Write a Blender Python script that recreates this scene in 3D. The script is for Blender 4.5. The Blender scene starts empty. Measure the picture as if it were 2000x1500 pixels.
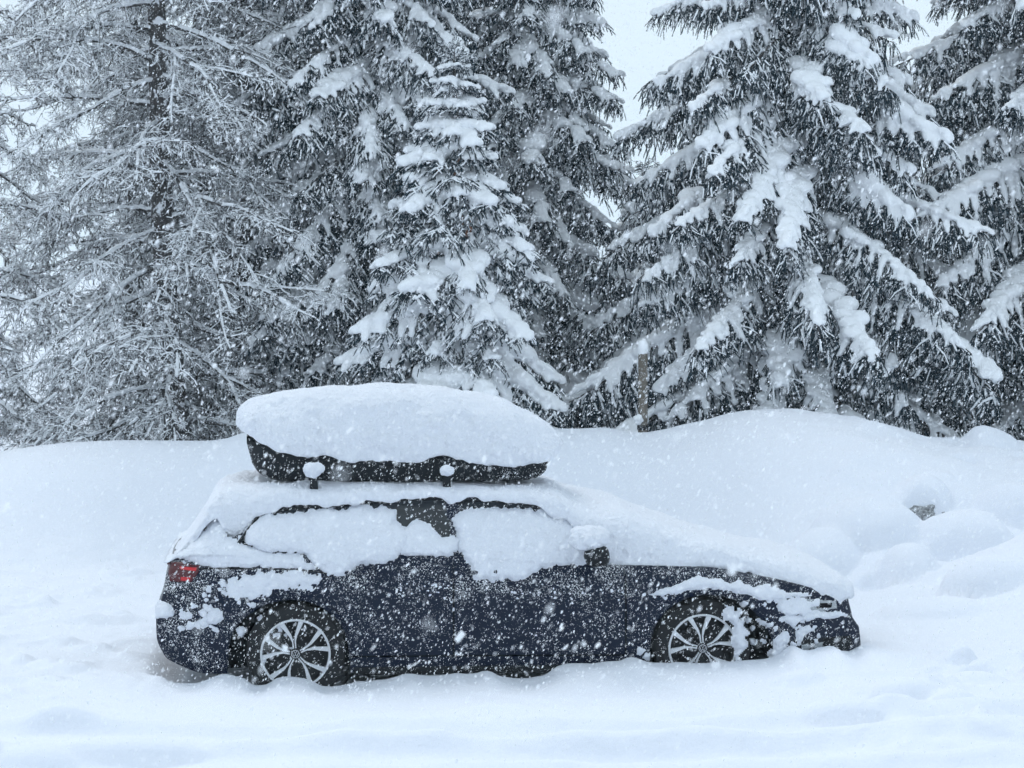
import bpy, bmesh, math, random
import numpy as np
from math import radians, sin, cos, pi

sc = bpy.context.scene
COL = sc.collection

# ------------------------------------------------------------------ camera
FPX = 4331.0                                   # focal length in photo pixels (2000 wide)
PITCH = radians(3.3)
CAM = np.array([0.0, -15.8886, 3.03])
cam_d = bpy.data.cameras.new('camera')
cam_d.sensor_width = 36.0
cam_d.lens = 36.0 * FPX / 2000.0
cam_d.clip_start, cam_d.clip_end = 0.1, 2000.0
cam_d.dof.use_dof = True
cam_d.dof.focus_distance = 16.5
cam_d.dof.aperture_fstop = 7.0
cam = bpy.data.objects.new('camera', cam_d); COL.objects.link(cam)
cam.location = CAM; cam.rotation_euler = (pi / 2 - PITCH, 0, 0)
sc.camera = cam

# ------------------------------------------------------------------ sky and light (overcast, snowing)
SUN_EL, SUN_AZ = radians(56), radians(-35)      # azimuth clockwise from +Y: the veiled sun stands high beyond the trees
w = bpy.data.worlds.new('World'); sc.world = w; w.use_nodes = True
nt = w.node_tree; nt.nodes.clear()
out = nt.nodes.new('ShaderNodeOutputWorld'); bg = nt.nodes.new('ShaderNodeBackground')
sky = nt.nodes.new('ShaderNodeTexSky'); sky.sky_type = 'NISHITA'; sky.sun_disc = False
sky.sun_elevation = SUN_EL; sky.sun_rotation = SUN_AZ; sky.air_density = 1.0; sky.dust_density = 4.0
hs = nt.nodes.new('ShaderNodeHueSaturation'); hs.inputs['Saturation'].default_value = 0.35
mx = nt.nodes.new('ShaderNodeMix'); mx.data_type = 'RGBA'
mx.inputs[0].default_value = 0.97               # cloud deck over the clear sky
mx.inputs[7].default_value = (7.4, 8.75, 9.85, 1)
nt.links.new(sky.outputs[0], hs.inputs['Color']); nt.links.new(hs.outputs[0], mx.inputs[6])
nt.links.new(mx.outputs[2], bg.inputs[0]); bg.inputs[1].default_value = 0.1
nt.links.new(bg.outputs[0], out.inputs[0])
sun_d = bpy.data.lights.new('sun', 'SUN'); sun_d.energy = 1.0; sun_d.angle = radians(24); sun_d.color = (1.0, 0.985, 0.965)
sun = bpy.data.objects.new('sun', sun_d); COL.objects.link(sun)
sun.rotation_euler = (pi / 2 - SUN_EL, 0, -SUN_AZ + pi)
vs = sc.view_settings
vs.view_transform = 'Standard'; vs.look = 'None'; vs.exposure = 0.10; vs.gamma = 1.0; vs.use_curve_mapping = False
sc.cycles.max_bounces = 6; sc.cycles.diffuse_bounces = 3; sc.cycles.volume_bounces = 1
sc.cycles.use_denoising = True; sc.cycles.use_adaptive_sampling = True; sc.cycles.adaptive_threshold = .07; sc.cycles.adaptive_min_samples = 24

# ------------------------------------------------------------------ helpers
def ray(px, py):
    a, b = (px - 1000) / FPX, -(py - 750) / FPX
    return np.array([a, cos(PITCH) + b * sin(PITCH), -sin(PITCH) + b * cos(PITCH)])
def at(px, py, Y):                               # photo pixel -> world point on the plane y = Y
    d = ray(px, py); return CAM + d * ((Y - CAM[1]) / d[1])
CARX, YAW = -0.1456, 0.0775
CR, SR = cos(YAW), sin(YAW)
def cl(px, py, yl):                              # photo pixel -> (x, z) in the car's frame on its plane y = yl
    d = ray(px, py)
    n = np.array([-SR, CR, 0.0]); o = np.array([CARX, 0, 0])
    t = (yl - n @ (CAM - o)) / (n @ d); P = CAM + d * t - o
    return np.array([CR * P[0] + SR * P[1], P[2]])

def _h(i, j, k, s):
    n = (i * 374761393 + j * 668265263 + k * 2147483647 + s * 1274126177) & 0xffffffff
    n = ((n ^ (n >> 13)) * 1274126177) & 0xffffffff
    n = ((n ^ (n >> 15)) * 2246822519) & 0xffffffff
    return ((n ^ (n >> 16)) & 0xffff) / 65535.0 * 2 - 1
def vnoise(x, y, z=0.0, s=0):
    x, y, z = np.broadcast_arrays(np.asarray(x, float), np.asarray(y, float), np.asarray(z, float))
    i, j, k = np.floor(x).astype(np.int64), np.floor(y).astype(np.int64), np.floor(z).astype(np.int64)
    f, g, h = x - i, y - j, z - k
    f, g, h = f*f*f*(f*(f*6-15)+10), g*g*g*(g*(g*6-15)+10), h*h*h*(h*(h*6-15)+10)
    r = 0
    for a in (0, 1):
        for b in (0, 1):
            for c in (0, 1):
                r = r + _h(i+a, j+b, k+c, s) * (f if a else 1-f) * (g if b else 1-g) * (h if c else 1-h)
    return r
def fbm(x, y, z=0.0, f=1.0, o=3, s=0, gain=0.5):
    r, a = 0, 1.0
    for q in range(o):
        r = r + a * vnoise(np.asarray(x)*f+7.3*q, np.asarray(y)*f-3.1*q, np.asarray(z)*f+1.7*q, s+q); a *= gain; f *= 2.03
    return r
def sstep(a, b, x):
    t = np.clip((np.asarray(x, float) - a) / (b - a), 0, 1); return t*t*(3-2*t)
def smooth_interp(xq, xs, ys):                   # monotone-ish cubic through the traced points
    xs, ys = np.asarray(xs, float), np.asarray(ys, float)
    o = np.argsort(xs); xs, ys = xs[o], ys[o]
    k = np.concatenate([[True], np.diff(xs) > 1e-4]); xs, ys = xs[k], ys[k]
    d = np.diff(ys) / np.diff(xs); m = np.zeros(len(xs)); m[0], m[-1] = d[0], d[-1]
    for i in range(1, len(xs)-1):
        m[i] = 0 if d[i-1]*d[i] <= 0 else 2*d[i-1]*d[i]/(d[i-1]+d[i])
    q = np.clip(np.asarray(xq, float), xs[0], xs[-1]); i = np.clip(np.searchsorted(xs, q) - 1, 0, len(xs)-2)
    h = xs[i+1]-xs[i]; t = (q-xs[i])/h
    return ((2*t**3-3*t**2+1)*ys[i] + (t**3-2*t**2+t)*h*m[i] + (-2*t**3+3*t**2)*ys[i+1] + (t**3-t**2)*h*m[i+1])

def mesh_np(name, V, Fq, mats, smooth=True, mi=None):
    """V (n,3); Fq (m,3) or (m,4) int arrays (or a list of lists)."""
    me = bpy.data.meshes.new(name)
    if isinstance(Fq, np.ndarray):
        V = np.ascontiguousarray(V, dtype=np.float32); n = Fq.shape[1]
        me.vertices.add(len(V)); me.vertices.foreach_set('co', V.ravel())
        me.loops.add(Fq.size); me.loops.foreach_set('vertex_index', np.ascontiguousarray(Fq, dtype=np.int32).ravel())
        me.polygons.add(len(Fq)); me.polygons.foreach_set('loop_start', np.arange(0, Fq.size, n, dtype=np.int32))
        if mi is not None: me.polygons.foreach_set('material_index', np.ascontiguousarray(mi, dtype=np.int32))
        me.update(calc_edges=True)
    else:
        me.from_pydata([tuple(v) for v in V], [], [tuple(f) for f in Fq])
        if mi is not None: me.polygons.foreach_set('material_index', list(mi))
        me.update()
    me.polygons.foreach_set('use_smooth', [smooth] * len(me.polygons))
    for m in (mats if isinstance(mats, (list, tuple)) else [mats]): me.materials.append(m)
    return me
def link(name, me, parent=None, loc=None, rot=None, scale=None):
    o = bpy.data.objects.new(name, me); COL.objects.link(o)
    if parent is not None: o.parent = parent
    if loc is not None: o.location = loc
    if rot is not None: o.rotation_euler = rot
    if scale is not None: o.scale = scale
    return o
def tag(o, label=None, cat=None, group=None, kind=None):
    if label: o['label'] = label
    if cat: o['category'] = cat
    if group: o['group'] = group
    if kind: o['kind'] = kind
    return o
def grid_faces(nr, nc, wrap=False):
    i, j = np.meshgrid(np.arange(nr-1), np.arange(nc if wrap else nc-1), indexing='ij')
    a = i*nc + j; b = i*nc + (j+1) % nc
    return np.stack([a, b, b+nc, a+nc], -1).reshape(-1, 4)

class MB:                                        # collects simple shapes into one mesh
    def __init__(s): s.v, s.f = [], []
    def add(s, V, F):
        b = len(s.v); s.v += [tuple(p) for p in V]; s.f += [tuple(b+i for i in f) for f in F]; return s
    def box(s, c, d, rz=0, taper=1.0):
        V = []
        for z in (-1, 1):
            k = taper if z > 0 else 1.0
            for x, y in ((-1,-1), (1,-1), (1,1), (-1,1)):
                X, Y = x*d[0]/2*k, y*d[1]/2*k
                V.append((c[0]+X*cos(rz)-Y*sin(rz), c[1]+X*sin(rz)+Y*cos(rz), c[2]+z*d[2]/2))
        return s.add(V, [(3,2,1,0), (4,5,6,7), (0,1,5,4), (1,2,6,5), (2,3,7,6), (3,0,4,7)])
    def tube(s, P, R, n=8, cap=True):
        P = np.asarray(P, float); R = np.broadcast_to(np.asarray(R, float), len(P)); V = []
        for i in range(len(P)):
            t = P[min(i+1, len(P)-1)] - P[max(i-1, 0)]; t /= np.linalg.norm(t)+1e-9
            a = np.cross(t, (0,0,1) if abs(t[2]) < .9 else (1,0,0)); a /= np.linalg.norm(a); b = np.cross(t, a)
            for k in range(n):
                q = 2*pi*k/n; V.append(P[i] + R[i]*(cos(q)*a + sin(q)*b))
        F = [tuple(f) for f in grid_faces(len(P), n, True)]
        if cap: F += [tuple(range(n))[::-1], tuple(range((len(P)-1)*n, len(P)*n))]
        return s.add(V, F)
    def lathe_y(s, prof, n=48, c=(0,0,0)):       # profile (radius, y) turned about the y axis
        V = [(c[0]+r*cos(2*pi*k/n), c[1]+y, c[2]+r*sin(2*pi*k/n)) for r, y in prof for k in range(n)]
        return s.add(V, [tuple(f) for f in grid_faces(len(prof), n, True)])
    def obj(s, name, mat, parent=None, smooth=False):
        return link(name, mesh_np(name, s.v, s.f, mat, smooth), parent)

# ------------------------------------------------------------------ materials
def new_mat(name):
    m = bpy.data.materials.new(name); m.use_nodes = True
    return m, m.node_tree.nodes, m.node_tree.links, m.node_tree.nodes['Principled BSDF']
def simple(name, col, rough=0.6, metal=0.0, spec=0.5, var=0.0, vscale=20):
    m, N, L, b = new_mat(name)
    b.inputs['Base Color'].default_value = (*col, 1); b.inputs['Roughness'].default_value = rough
    b.inputs['Metallic'].default_value = metal; b.inputs['Specular IOR Level'].default_value = spec
    if var:
        tc = N.new('ShaderNodeTexCoord'); n = N.new('ShaderNodeTexNoise'); n.inputs['Scale'].default_value = vscale
        r = N.new('ShaderNodeValToRGB'); k = r.color_ramp.elements
        k[0].position, k[1].position = .3, .7
        k[0].color = (*[c*(1-var) for c in col], 1); k[1].color = (*[min(1, c*(1+var)) for c in col], 1)
        L.new(tc.outputs['Object'], n.inputs['Vector']); L.new(n.outputs[0], r.inputs[0]); L.new(r.outputs[0], b.inputs['Base Color'])
    return m
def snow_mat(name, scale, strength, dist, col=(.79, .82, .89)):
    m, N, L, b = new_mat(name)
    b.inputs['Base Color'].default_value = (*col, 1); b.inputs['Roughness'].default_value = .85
    b.inputs['Specular IOR Level'].default_value = .25
    tc = N.new('ShaderNodeTexCoord')
    n1 = N.new('ShaderNodeTexNoise'); n1.inputs['Scale'].default_value = scale; n1.inputs['Detail'].default_value = 5; n1.inputs['Roughness'].default_value = .6
    bp = N.new('ShaderNodeBump'); bp.inputs['Strength'].default_value = strength; bp.inputs['Distance'].default_value = dist
    L.new(tc.outputs['Object'], n1.inputs['Vector']); L.new(n1.outputs[0], bp.inputs['Height']); L.new(bp.outputs[0], b.inputs['Normal'])
    return m
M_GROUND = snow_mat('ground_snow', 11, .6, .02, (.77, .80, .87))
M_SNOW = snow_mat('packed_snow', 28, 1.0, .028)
M_TSNOW = snow_mat('branch_snow', 25, .5, .012, (.91, .93, .96))  # colour lightened to make up for the shade of upper boughs
def paint_mat(name, col, rough, dust=.055, lo=.66, hi=.70):
    """car paint with snow stuck to it in specks and crusts"""
    m, N, L, b = new_mat(name)
    tc = N.new('ShaderNodeTexCoord')
    n1 = N.new('ShaderNodeTexNoise'); n1.inputs['Scale'].default_value = 130; n1.inputs['Detail'].default_value = 4
    n2 = N.new('ShaderNodeTexNoise'); n2.inputs['Scale'].default_value = 4.5; n2.inputs['Detail'].default_value = 3
    a = N.new('ShaderNodeMath'); a.operation = 'MULTIPLY_ADD'; a.inputs[1].default_value = .35
    mr = N.new('ShaderNodeMapRange'); mr.inputs[1].default_value = lo + .175; mr.inputs[2].default_value = hi + .175
    mix = N.new('ShaderNodeMix'); mix.data_type = 'RGBA'
    mix.inputs[6].default_value = (*col, 1); mix.inputs[7].default_value = (.86, .88, .9, 1)
    rm = N.new('ShaderNodeMix'); rm.inputs[2].default_value = rough; rm.inputs[3].default_value = .9
    bp = N.new('ShaderNodeBump'); bp.inputs['Strength'].default_value = .5; bp.inputs['Distance'].default_value = .006
    for n in (n1, n2): L.new(tc.outputs['Object'], n.inputs['Vector'])
    sp = N.new('ShaderNodeSeparateXYZ'); L.new(tc.outputs['Object'], sp.inputs[0])   # snow sticks best just under the waist crease and at the rear
    bz = N.new('ShaderNodeMapRange'); bz.inputs[1].default_value = .60; bz.inputs[2].default_value = .80; bz.inputs[4].default_value = dust; bz.interpolation_type = 'SMOOTHSTEP'
    bx = N.new('ShaderNodeMapRange'); bx.inputs[1].default_value = -1.6; bx.inputs[2].default_value = -2.1; bx.inputs[4].default_value = dust*.7
    s1 = N.new('ShaderNodeMath'); s2 = N.new('ShaderNodeMath')
    L.new(sp.outputs[2], bz.inputs[0]); L.new(sp.outputs[0], bx.inputs[0])
    L.new(n2.outputs[0], a.inputs[0]); L.new(n1.outputs[0], a.inputs[2])
    L.new(bz.outputs[0], s1.inputs[0]); L.new(bx.outputs[0], s1.inputs[1]); L.new(s1.outputs[0], s2.inputs[0]); L.new(a.outputs[0], s2.inputs[1]); L.new(s2.outputs[0], mr.inputs[0])
    L.new(mr.outputs[0], mix.inputs[0]); L.new(mix.outputs[2], b.inputs['Base Color'])
    L.new(mr.outputs[0], rm.inputs[0]); L.new(rm.outputs[0], b.inputs['Roughness'])
    L.new(mr.outputs[0], bp.inputs['Height']); L.new(bp.outputs[0], b.inputs['Normal'])
    b.inputs['Specular IOR Level'].default_value = .18
    return m
M_PAINT = paint_mat('navy_paint', (.002, .006, .022), .36)
M_TRIM = paint_mat('black_plastic', (.008, .009, .011), .6, dust=0, lo=.68, hi=.72)
M_BOX = paint_mat('black_box_shell', (.007, .009, .012), .55, dust=0, lo=.67, hi=.71)
M_DARK = simple('dark_cavity', (.006, .006, .007), .9, spec=.1)
M_GLASS = simple('dark_tinted_glass', (.012, .016, .02), .12, spec=.5)
M_RUB = simple('tyre_rubber', (.007, .007, .008), .9, var=.3, vscale=60)
M_ALU = simple('bright_alloy', (.62, .64, .67), .5, metal=.15)
M_RIMDARK = simple('dark_rim_well', (.012, .012, .014), .6)
M_RED = simple('red_lens', (.55, .012, .018), .22)
M_DRED = simple('dark_red_lens', (.075, .006, .010), .25)
M_LENS = simple('headlight_lens', (.35, .38, .40), .12)
def bark_mat(name, col):                         # bark with snow blown into it
    m = simple(name, col, .95, var=.5, vscale=16); N, L = m.node_tree.nodes, m.node_tree.links; b = N['Principled BSDF']; src = b.inputs['Base Color'].links[0].from_socket
    tc = N.new('ShaderNodeTexCoord'); n = N.new('ShaderNodeTexNoise'); n.inputs['Scale'].default_value = 9; n.inputs['Detail'].default_value = 5
    mr = N.new('ShaderNodeMapRange'); mr.inputs[1].default_value = .57; mr.inputs[2].default_value = .62; mx_ = N.new('ShaderNodeMix'); mx_.data_type = 'RGBA'; mx_.inputs[7].default_value = (.85, .87, .91, 1)
    L.new(tc.outputs['Object'], n.inputs['Vector']); L.new(n.outputs[0], mr.inputs[0]); L.new(mr.outputs[0], mx_.inputs[0]); L.new(src, mx_.inputs[6]); L.new(mx_.outputs[2], b.inputs['Base Color'])
    return m
M_BARK = simple('spruce_bark', (.05, .045, .042), .95, var=.5, vscale=18)
M_LBARK = bark_mat('larch_bark', (.058, .052, .050))
M_TWIG = simple('larch_twig', (.05, .045, .043), .95, var=.35, vscale=6)
M_NEEDLE = simple('spruce_needles', (.009, .026, .038), .75, spec=.3, var=.45, vscale=7)
M_CONE = simple('spruce_cone', (.20, .085, .04), .8, var=.3, vscale=40)
M_WOOD = simple('weathered_wood', (.16, .14, .115), .9, var=.35, vscale=9)

# ------------------------------------------------------------------ ground: one snow sheet with the ploughed bank behind the car
crest_px = [(-300,900),(-120,890),(0,881),(60,872),(130,865),(260,861),(400,862),(440,858),(480,846),(560,836),(700,834),(900,836),(1050,838),
            (1130,838),(1180,836),(1225,843),(1255,846),(1300,840),(1340,830),(1380,822),(1430,808),(1480,801),(1530,800),(1580,804),
            (1640,812),(1700,828),(1760,846),(1800,857),(1850,864),(1900,868),(1960,866),(2020,872),(2200,880)]
def crest_y(x): return 6.4 + .25*np.sin(x*.9+.5)
_cx = [at(px, py, 6.4)[0] for px, py in crest_px]
_cz = [at(px, py, crest_y(at(px, py, 6.4)[0]))[2] for px, py in crest_px]
contact_px = [(250,1320),(300,1322),(340,1334),(375,1337),(410,1326),(440,1318),(470,1322),(500,1341),(520,1338),(545,1324),(575,1322),(600,1328),
              (635,1342),(665,1341),(700,1333),(760,1326),(800,1317),(840,1320),(900,1317),(950,1312),(985,1323),(1030,1327),(1060,1318),(1110,1298),(1200,1292),
              (1235,1286),(1280,1294),(1370,1296),(1430,1290),(1490,1287),(1520,1278),(1545,1262),(1575,1272),(1600,1264),(1625,1262),(1650,1276),(1668,1280),(1690,1268),(1760,1262)]
_kx, _kz = [], []
for px, py in contact_px:
    q = cl(px, py, -.94); _kx.append(q[0]); _kz.append(q[1])
def smax(a, b, k=.04):
    h = np.clip(.5+.5*(a-b)/k, 0, 1); return b*(1-h)+a*h + k*h*(1-h)
LUMPS, PITS = [], []
def ground_h(x, y):
    g = .17 + .045*fbm(x, y, 0, .33, 2, 1) + .034*fbm(x, y*1.5, 0, 1.2, 4, 5)
    g = g + .05*sstep(.5, 3.0, x) + .010*fbm(x, y*1.4, 4.0, 5.0, 3, 15)
    # snow-filled wheel ruts and scuffs in the foreground
    for yo, am in ((-3.0, .12), (-3.75, .12), (-2.35, .06)):
        yy = yo + .10*x + .25*np.sin(x*.6+yo); d = (y-yy)/.16
        g = g - am*np.exp(-d*d)*sstep(-.5, .4, fbm(x, y, 3.3, .5, 2, 9)+.3*np.sign(-x-1)) + am*.6*np.exp(-((np.abs(y-yy)-.3)/.12)**2)
    lum = fbm(x, y*1.3, 2.0, 2.6, 3, 21)
    g = g + .16*np.clip(lum-.05, 0, 1)*sstep(1.6, 3.0, x)*sstep(-4.5, -2.5, y)*sstep(.5, -.8, y)
    g = g + .10*np.clip(lum-.1, 0, 1)*sstep(-2.3, -3.0, x)*sstep(5, 3, y)
    # ploughed bank
    zc = smooth_interp(x, _cx, _cz); yc = crest_y(x)
    yb = 4.3 - 2.0*sstep(1.0, 3.6, x) + .5*fbm(x, x*0, 0, .5, 2, 31)
    s = np.clip((y-yb)/(yc-yb), 0, 1); prof = np.where(s < 1, 1-(1-s*s*(3-2*s))**1.25, 1)
    back = sstep(0, 2.2, y-yc)*.42
    bank = g + (zc-g)*prof - back + .035*fbm(x, y, 1.0, .8, 2, 41)*sstep(.02, .3, s)*sstep(1.0, .75, s)
    # right-hand mounds
    R = sstep(2.6, 3.2, x)*sstep(6.6, 5.9, y)
    m = bank
    ridge = .17 + .66*sstep(2.75, 4.9, x)*sstep(.0, 2.3, y)*sstep(4.6, 2.4, y)
    m = smax(m, ridge + .02*fbm(x, y, 0, 1.4, 2, 51), .10)
    for cx_, cy_, cz_, rx, ry, hg in LUMPS:       # rounded lumps of ploughed snow, creased where they meet
        d2 = ((x-cx_)/rx)**2 + ((y-cy_)/ry)**2
        m = smax(m, np.maximum(cz_ + hg*(np.sqrt(np.clip(1-d2*.92, 0, 1))-1) - np.clip(d2-1, 0, 50)*.8, -2), .018)
    for cx_, cy_, rx, ry, dp in PITS: m = m - dp*np.exp(-(((x-cx_)/rx)**2+((y-cy_)/ry)**2)**1.5)
    m = m + .05*fbm(x, y, 2.0, 2.2, 4, 47)*sstep(2.4, 3.2, x)*sstep(1, 2.5, y)
    m = np.where(y > yc + .3, bank, m)
    h = m
    # snow drifted against the near side of the car
    lx = CR*(x-CARX) + SR*y; ly = -SR*(x-CARX) + CR*y
    kz = smooth_interp(lx, _kx, _kz) + .010*fbm(lx*2, ly, 0, 5, 2, 61)
    wgt = np.exp(-(np.clip(np.abs(ly+.98)-.04, 0, 9)/.42)**2)*sstep(-3.1, -2.5, lx)*sstep(3.0, 2.5, lx)
    h = h*(1-wgt) + kz*wgt
    under = sstep(-.93, -.72, ly)*sstep(1.0, .8, ly)*sstep(-2.45, -2.2, lx)*sstep(2.4, 2.2, lx)
    h = h*(1-under) + .07*under
    return h
def hit(px, py, y0=1.2, y1=6.6):                 # where a photo pixel's ray meets the snow
    Y = np.linspace(y0, y1, 700); Q = np.array([at(px, py, v) for v in (y0, y1)])
    X = np.interp(Y, (y0, y1), Q[:,0]); Z = np.interp(Y, (y0, y1), Q[:,2]); k = np.argmax(ground_h(X, Y) > Z); return X[k], Y[k], Z[k]
_l, _p = [], []
for px, py, rx, ry, off, hg in ((1800,958,.30,.34,.16,.40), (1880,1045,.50,.42,.24,.50), (1610,1075,.42,.48,.20,.50), (1775,1105,.28,.40,.20,.42),
                                (1935,868,.33,.36,.17,.38), (1975,985,.42,.40,.20,.46), (1700,1000,.55,.55,.13,.45), (1960,1125,.50,.34,.18,.36), (1840,1190,.6,.40,.10,.28),
                                (1905,1335,.28,.20,.08,.18), (1770,1345,.24,.16,.07,.15), (1560,1330,.22,.14,.06,.14), (1650,1380,.3,.16,.05,.14), (1330,1400,.25,.14,.05,.14), (40,1290,.12,.16,.05,.12), (60,1470,.3,.2,.05,.2), (250,1455,.5,.16,.05,.15)):
    x_, y_, z_ = hit(px, py, -5.0 if py > 1200 else 1.2); _l.append((x_, y_, z_+off, rx, ry, hg))
for px, py, rx, ry, dp in ((1802,1003,.15,.11,.36), (1890,893,.10,.10,.10), (1705,1135,.14,.14,.10), (1850,1088,.2,.10,.08), (1945,1355,.16,.12,.05)):
    x_, y_, z_ = hit(px, py, -5.0 if py > 1200 else 1.2); _p.append((x_, y_, rx, ry, dp))
LUMPS += _l; PITS += _p
def axis(lo, hi, a, b, d, g=1.13):
    c = list(np.arange(a, b+1e-6, d)); s = d; x = b
    while x < hi: s *= g; x += s; c.append(x)
    s = d; x = a; L = []
    while x > lo: s *= g; x -= s; L.append(x)
    return np.array(L[::-1] + c)
gx = axis(-230, 230, -5.2, 5.4, .034); gy = axis(-60, 260, -5.2, 7.2, .034)
GX, GY = np.meshgrid(gx, gy); GZ = ground_h(GX, GY)
far = sstep(12, 40, np.hypot(GX, GY-3)); GZ = GZ*(1-far) + far*(.75*sstep(4, 12, GY) + .2)
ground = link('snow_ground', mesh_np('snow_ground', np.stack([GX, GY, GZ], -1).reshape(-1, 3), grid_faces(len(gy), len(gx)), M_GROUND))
tag(ground, 'smooth deep snow covering the ground with a ploughed bank behind', kind='structure')
def gh(x, y): return float(ground_h(np.array([x]), np.array([y]))[0])

# ------------------------------------------------------------------ the car (its frame: x to the front, y to the far side, z up)
car = bpy.data.objects.new('estate_car', None); COL.objects.link(car)
car.location = (CARX, 0, 0); car.rotation_euler = (0, 0, YAW)
tag(car, 'dark navy estate car buried in snow with silver alloy wheels', 'car')
WB, WZ, WR = 1.395, .335, .335
# end profiles by height
_r = np.array([cl(*p, -.62) for p in ((345,1300),(322,1272),(309,1235),(308,1195),(317,1168),(324,1140),(329,1112),(338,1092))])
_f = np.array([cl(*p, -.45) for p in ((1660,1300),(1666,1268),(1664,1235),(1660,1208),(1650,1198),(1647,1182),(1643,1166))])
XR = lambda z: smooth_interp(z, _r[:,1], _r[:,0]); XF = lambda z: smooth_interp(z, _f[:,1], _f[:,0])
_t = np.array([cl(*p, -.80) for p in ((330,1094),(400,1082),(600,1080),(900,1086),(1190,1103),(1365,1106),(1450,1123),(1560,1155),(1640,1172))])
ZT0 = lambda x: smooth_interp(x, _t[:,0], _t[:,1])
ARCH = .368
def ZB(x):
    z = .20 + .10*sstep(-1.9, -2.3, x) + .02*sstep(1.8, 2.3, x)
    for c in (-WB, WB):
        d = np.clip(ARCH**2-(x-c)**2, 0, None); z = np.maximum(z, np.where(d > 0, WZ+np.sqrt(d), 0))
    return z
def WIDTH(x): return .905*(1 - .20*np.clip((-x-1.45)/.95, 0, 1)**2.4 - .24*np.clip((x-1.3)/1.05, 0, 1)**3.0)
_st, _sv = [0,.06,.15,.30,.48,.66,.80,.88,.93,1.0], [.945,.965,.985,.998,1.0,.990,.972,.968,.945,.92]
SEC = lambda t: smooth_interp(t, _st, _sv)
def side_low(x, z):                              # near flank of the lower body, y(x, z)
    x, z = np.broadcast_arrays(np.asarray(x, float), np.asarray(z, float))
    xe = np.where(x < 0, XR(z), XF(z)); lo, hi = np.zeros_like(x), np.full_like(x, 2.30); ax_, sg = np.abs(x), np.sign(x)
    for _ in range(24):                          # undo the end shear
        m = (lo+hi)/2; s_ = (m/2.30)**7; big = m*(1-s_)+np.abs(xe)*s_ > ax_; hi = np.where(big, m, hi); lo = np.where(big, lo, m)
    x0 = sg*(lo+hi)/2; zb, zt = ZB(x0), ZT0(x0)
    return -WIDTH(x0)*SEC(np.clip((z-zb)/(zt-zb), 0, 1))
# greenhouse
_rt = np.array([cl(*p, -.62) for p in ((405,1014),(440,990),(500,980),(600,974),(860,968),(1000,977),(1080,996),(1130,1014))])
ZR = lambda x: smooth_interp(x, _rt[:,0], _rt[:,1])
xg_r = lambda v: np.interp(v, [0,.3,.8,1], [cl(372,1090,-.7)[0], cl(395,1060,-.7)[0], cl(425,990,-.65)[0], cl(440,965,-.6)[0]])
xg_f = lambda v: np.interp(v, [0,.5,1], [cl(1255,1095,-.7)[0], cl(1165,1030,-.65)[0], cl(1085,978,-.6)[0]])
HW = lambda v: np.interp(v, [0,.25,.5,.75,.92,1], [.845,.80,.745,.69,.645,.61])
def side_y(x, z):
    x, z = np.asarray(x, float), np.asarray(z, float); zt = ZT0(x)
    v = np.clip((z-zt)/np.maximum(ZR(x)-zt, .05), 0, 1)
    return np.where(z > zt, -np.where(x < 1.25, HW(v), .83*WIDTH(x)/.905), side_low(x, z))

# lower body: half grid (near side), mirrored
gaps = [cl(642,1200,-.9)[0], cl(886,1200,-.9)[0], cl(1222,1200,-.9)[0]]
xs = np.concatenate([np.arange(-1, 1.0001, .009)*2.30])
xs = np.array(sorted([x for x in xs if all(abs(x-g) > .012 for g in gaps)] + [g+e for g in gaps for e in (-.006, .006)]))
ts = np.array([0,.03,.06,.10,.135,.15,.20,.27,.35,.43,.51,.59,.66,.73,.79,.84,.88,.905,.93,.965,1.0])
deck = [.93,.82,.65,.45,.22,0.0]
nt_, nd = len(ts), len(deck)
cols = []
cx = [(-1, 0.), (-1, .35), (-1, .7), (-1, .9)] + [(None, x) for x in xs] + [(1, .9), (1, .7), (1, .35), (1, 0.)]
for side, val in cx:
    x0 = val if side is None else side*2.30
    zt, zb, wd = float(ZT0(x0)), float(ZB(np.array(x0))), float(WIDTH(np.array(x0)))
    col = []
    for k in range(nt_+nd):
        if k < nt_:
            z = zb+(zt-zb)*ts[k]; y = -wd*float(SEC(ts[k])); zz = z
        else:
            q = deck[k-nt_]; y = -wd*.92*q; zz = zt; z = zt + .045*(1-q*q)*(1-float(sstep(-1.9, -2.2, x0)))
        s = abs(x0)/2.30; wgt = s**7
        xe = float(XR(zz)) if x0 < 0 else float(XF(zz))
        x = x0*(1-wgt) + xe*wgt
        if side is not None:
            y *= val; x = xe + side*(.045 if side > 0 else .03)*(1-val*val)
        col.append((x, y, z))
    cols.append(col)
A = np.array(cols); nc, nk = A.shape[:2]
groups = {'body': [], 'rear_door': [], 'front_door': [], 'front_bumper': [], 'rear_bumper': []}
for i in range(nc-1):
    for k in range(nk-1):
        P = (A[i,k]+A[i+1,k+1])/2; t = (ts[k]+ts[k+1])/2 if k < nt_-1 else 2
        q = (i*nk+k, (i+1)*nk+k, (i+1)*nk+k+1, i*nk+k+1); g = 'body'
        ingap = any(abs(P[0]-c) < .0055 for c in gaps)
        if .15 < t < .95:
            if ingap: continue
            if gaps[0] < P[0] < gaps[1]: g = 'rear_door'
            elif gaps[1] < P[0] < gaps[2]: g = 'front_door'
        elif .135 < t < .15 and gaps[0]-.006 < P[0] < gaps[2]+.006: continue
        if g == 'body' and k < nt_-1:
            if P[0] > 1.82 and P[2] < .58: g = 'front_bumper'
            if P[0] < -1.95 and P[2] < .66: g = 'rear_bumper'
        groups[g].append(q)
V0 = A.reshape(-1, 3)
def submesh(name, V, F, mat):
    F = np.array(F); u, inv = np.unique(F, return_inverse=True)
    return mesh_np(name, V[u], inv.reshape(F.shape), mat)
parts = {}
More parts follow.
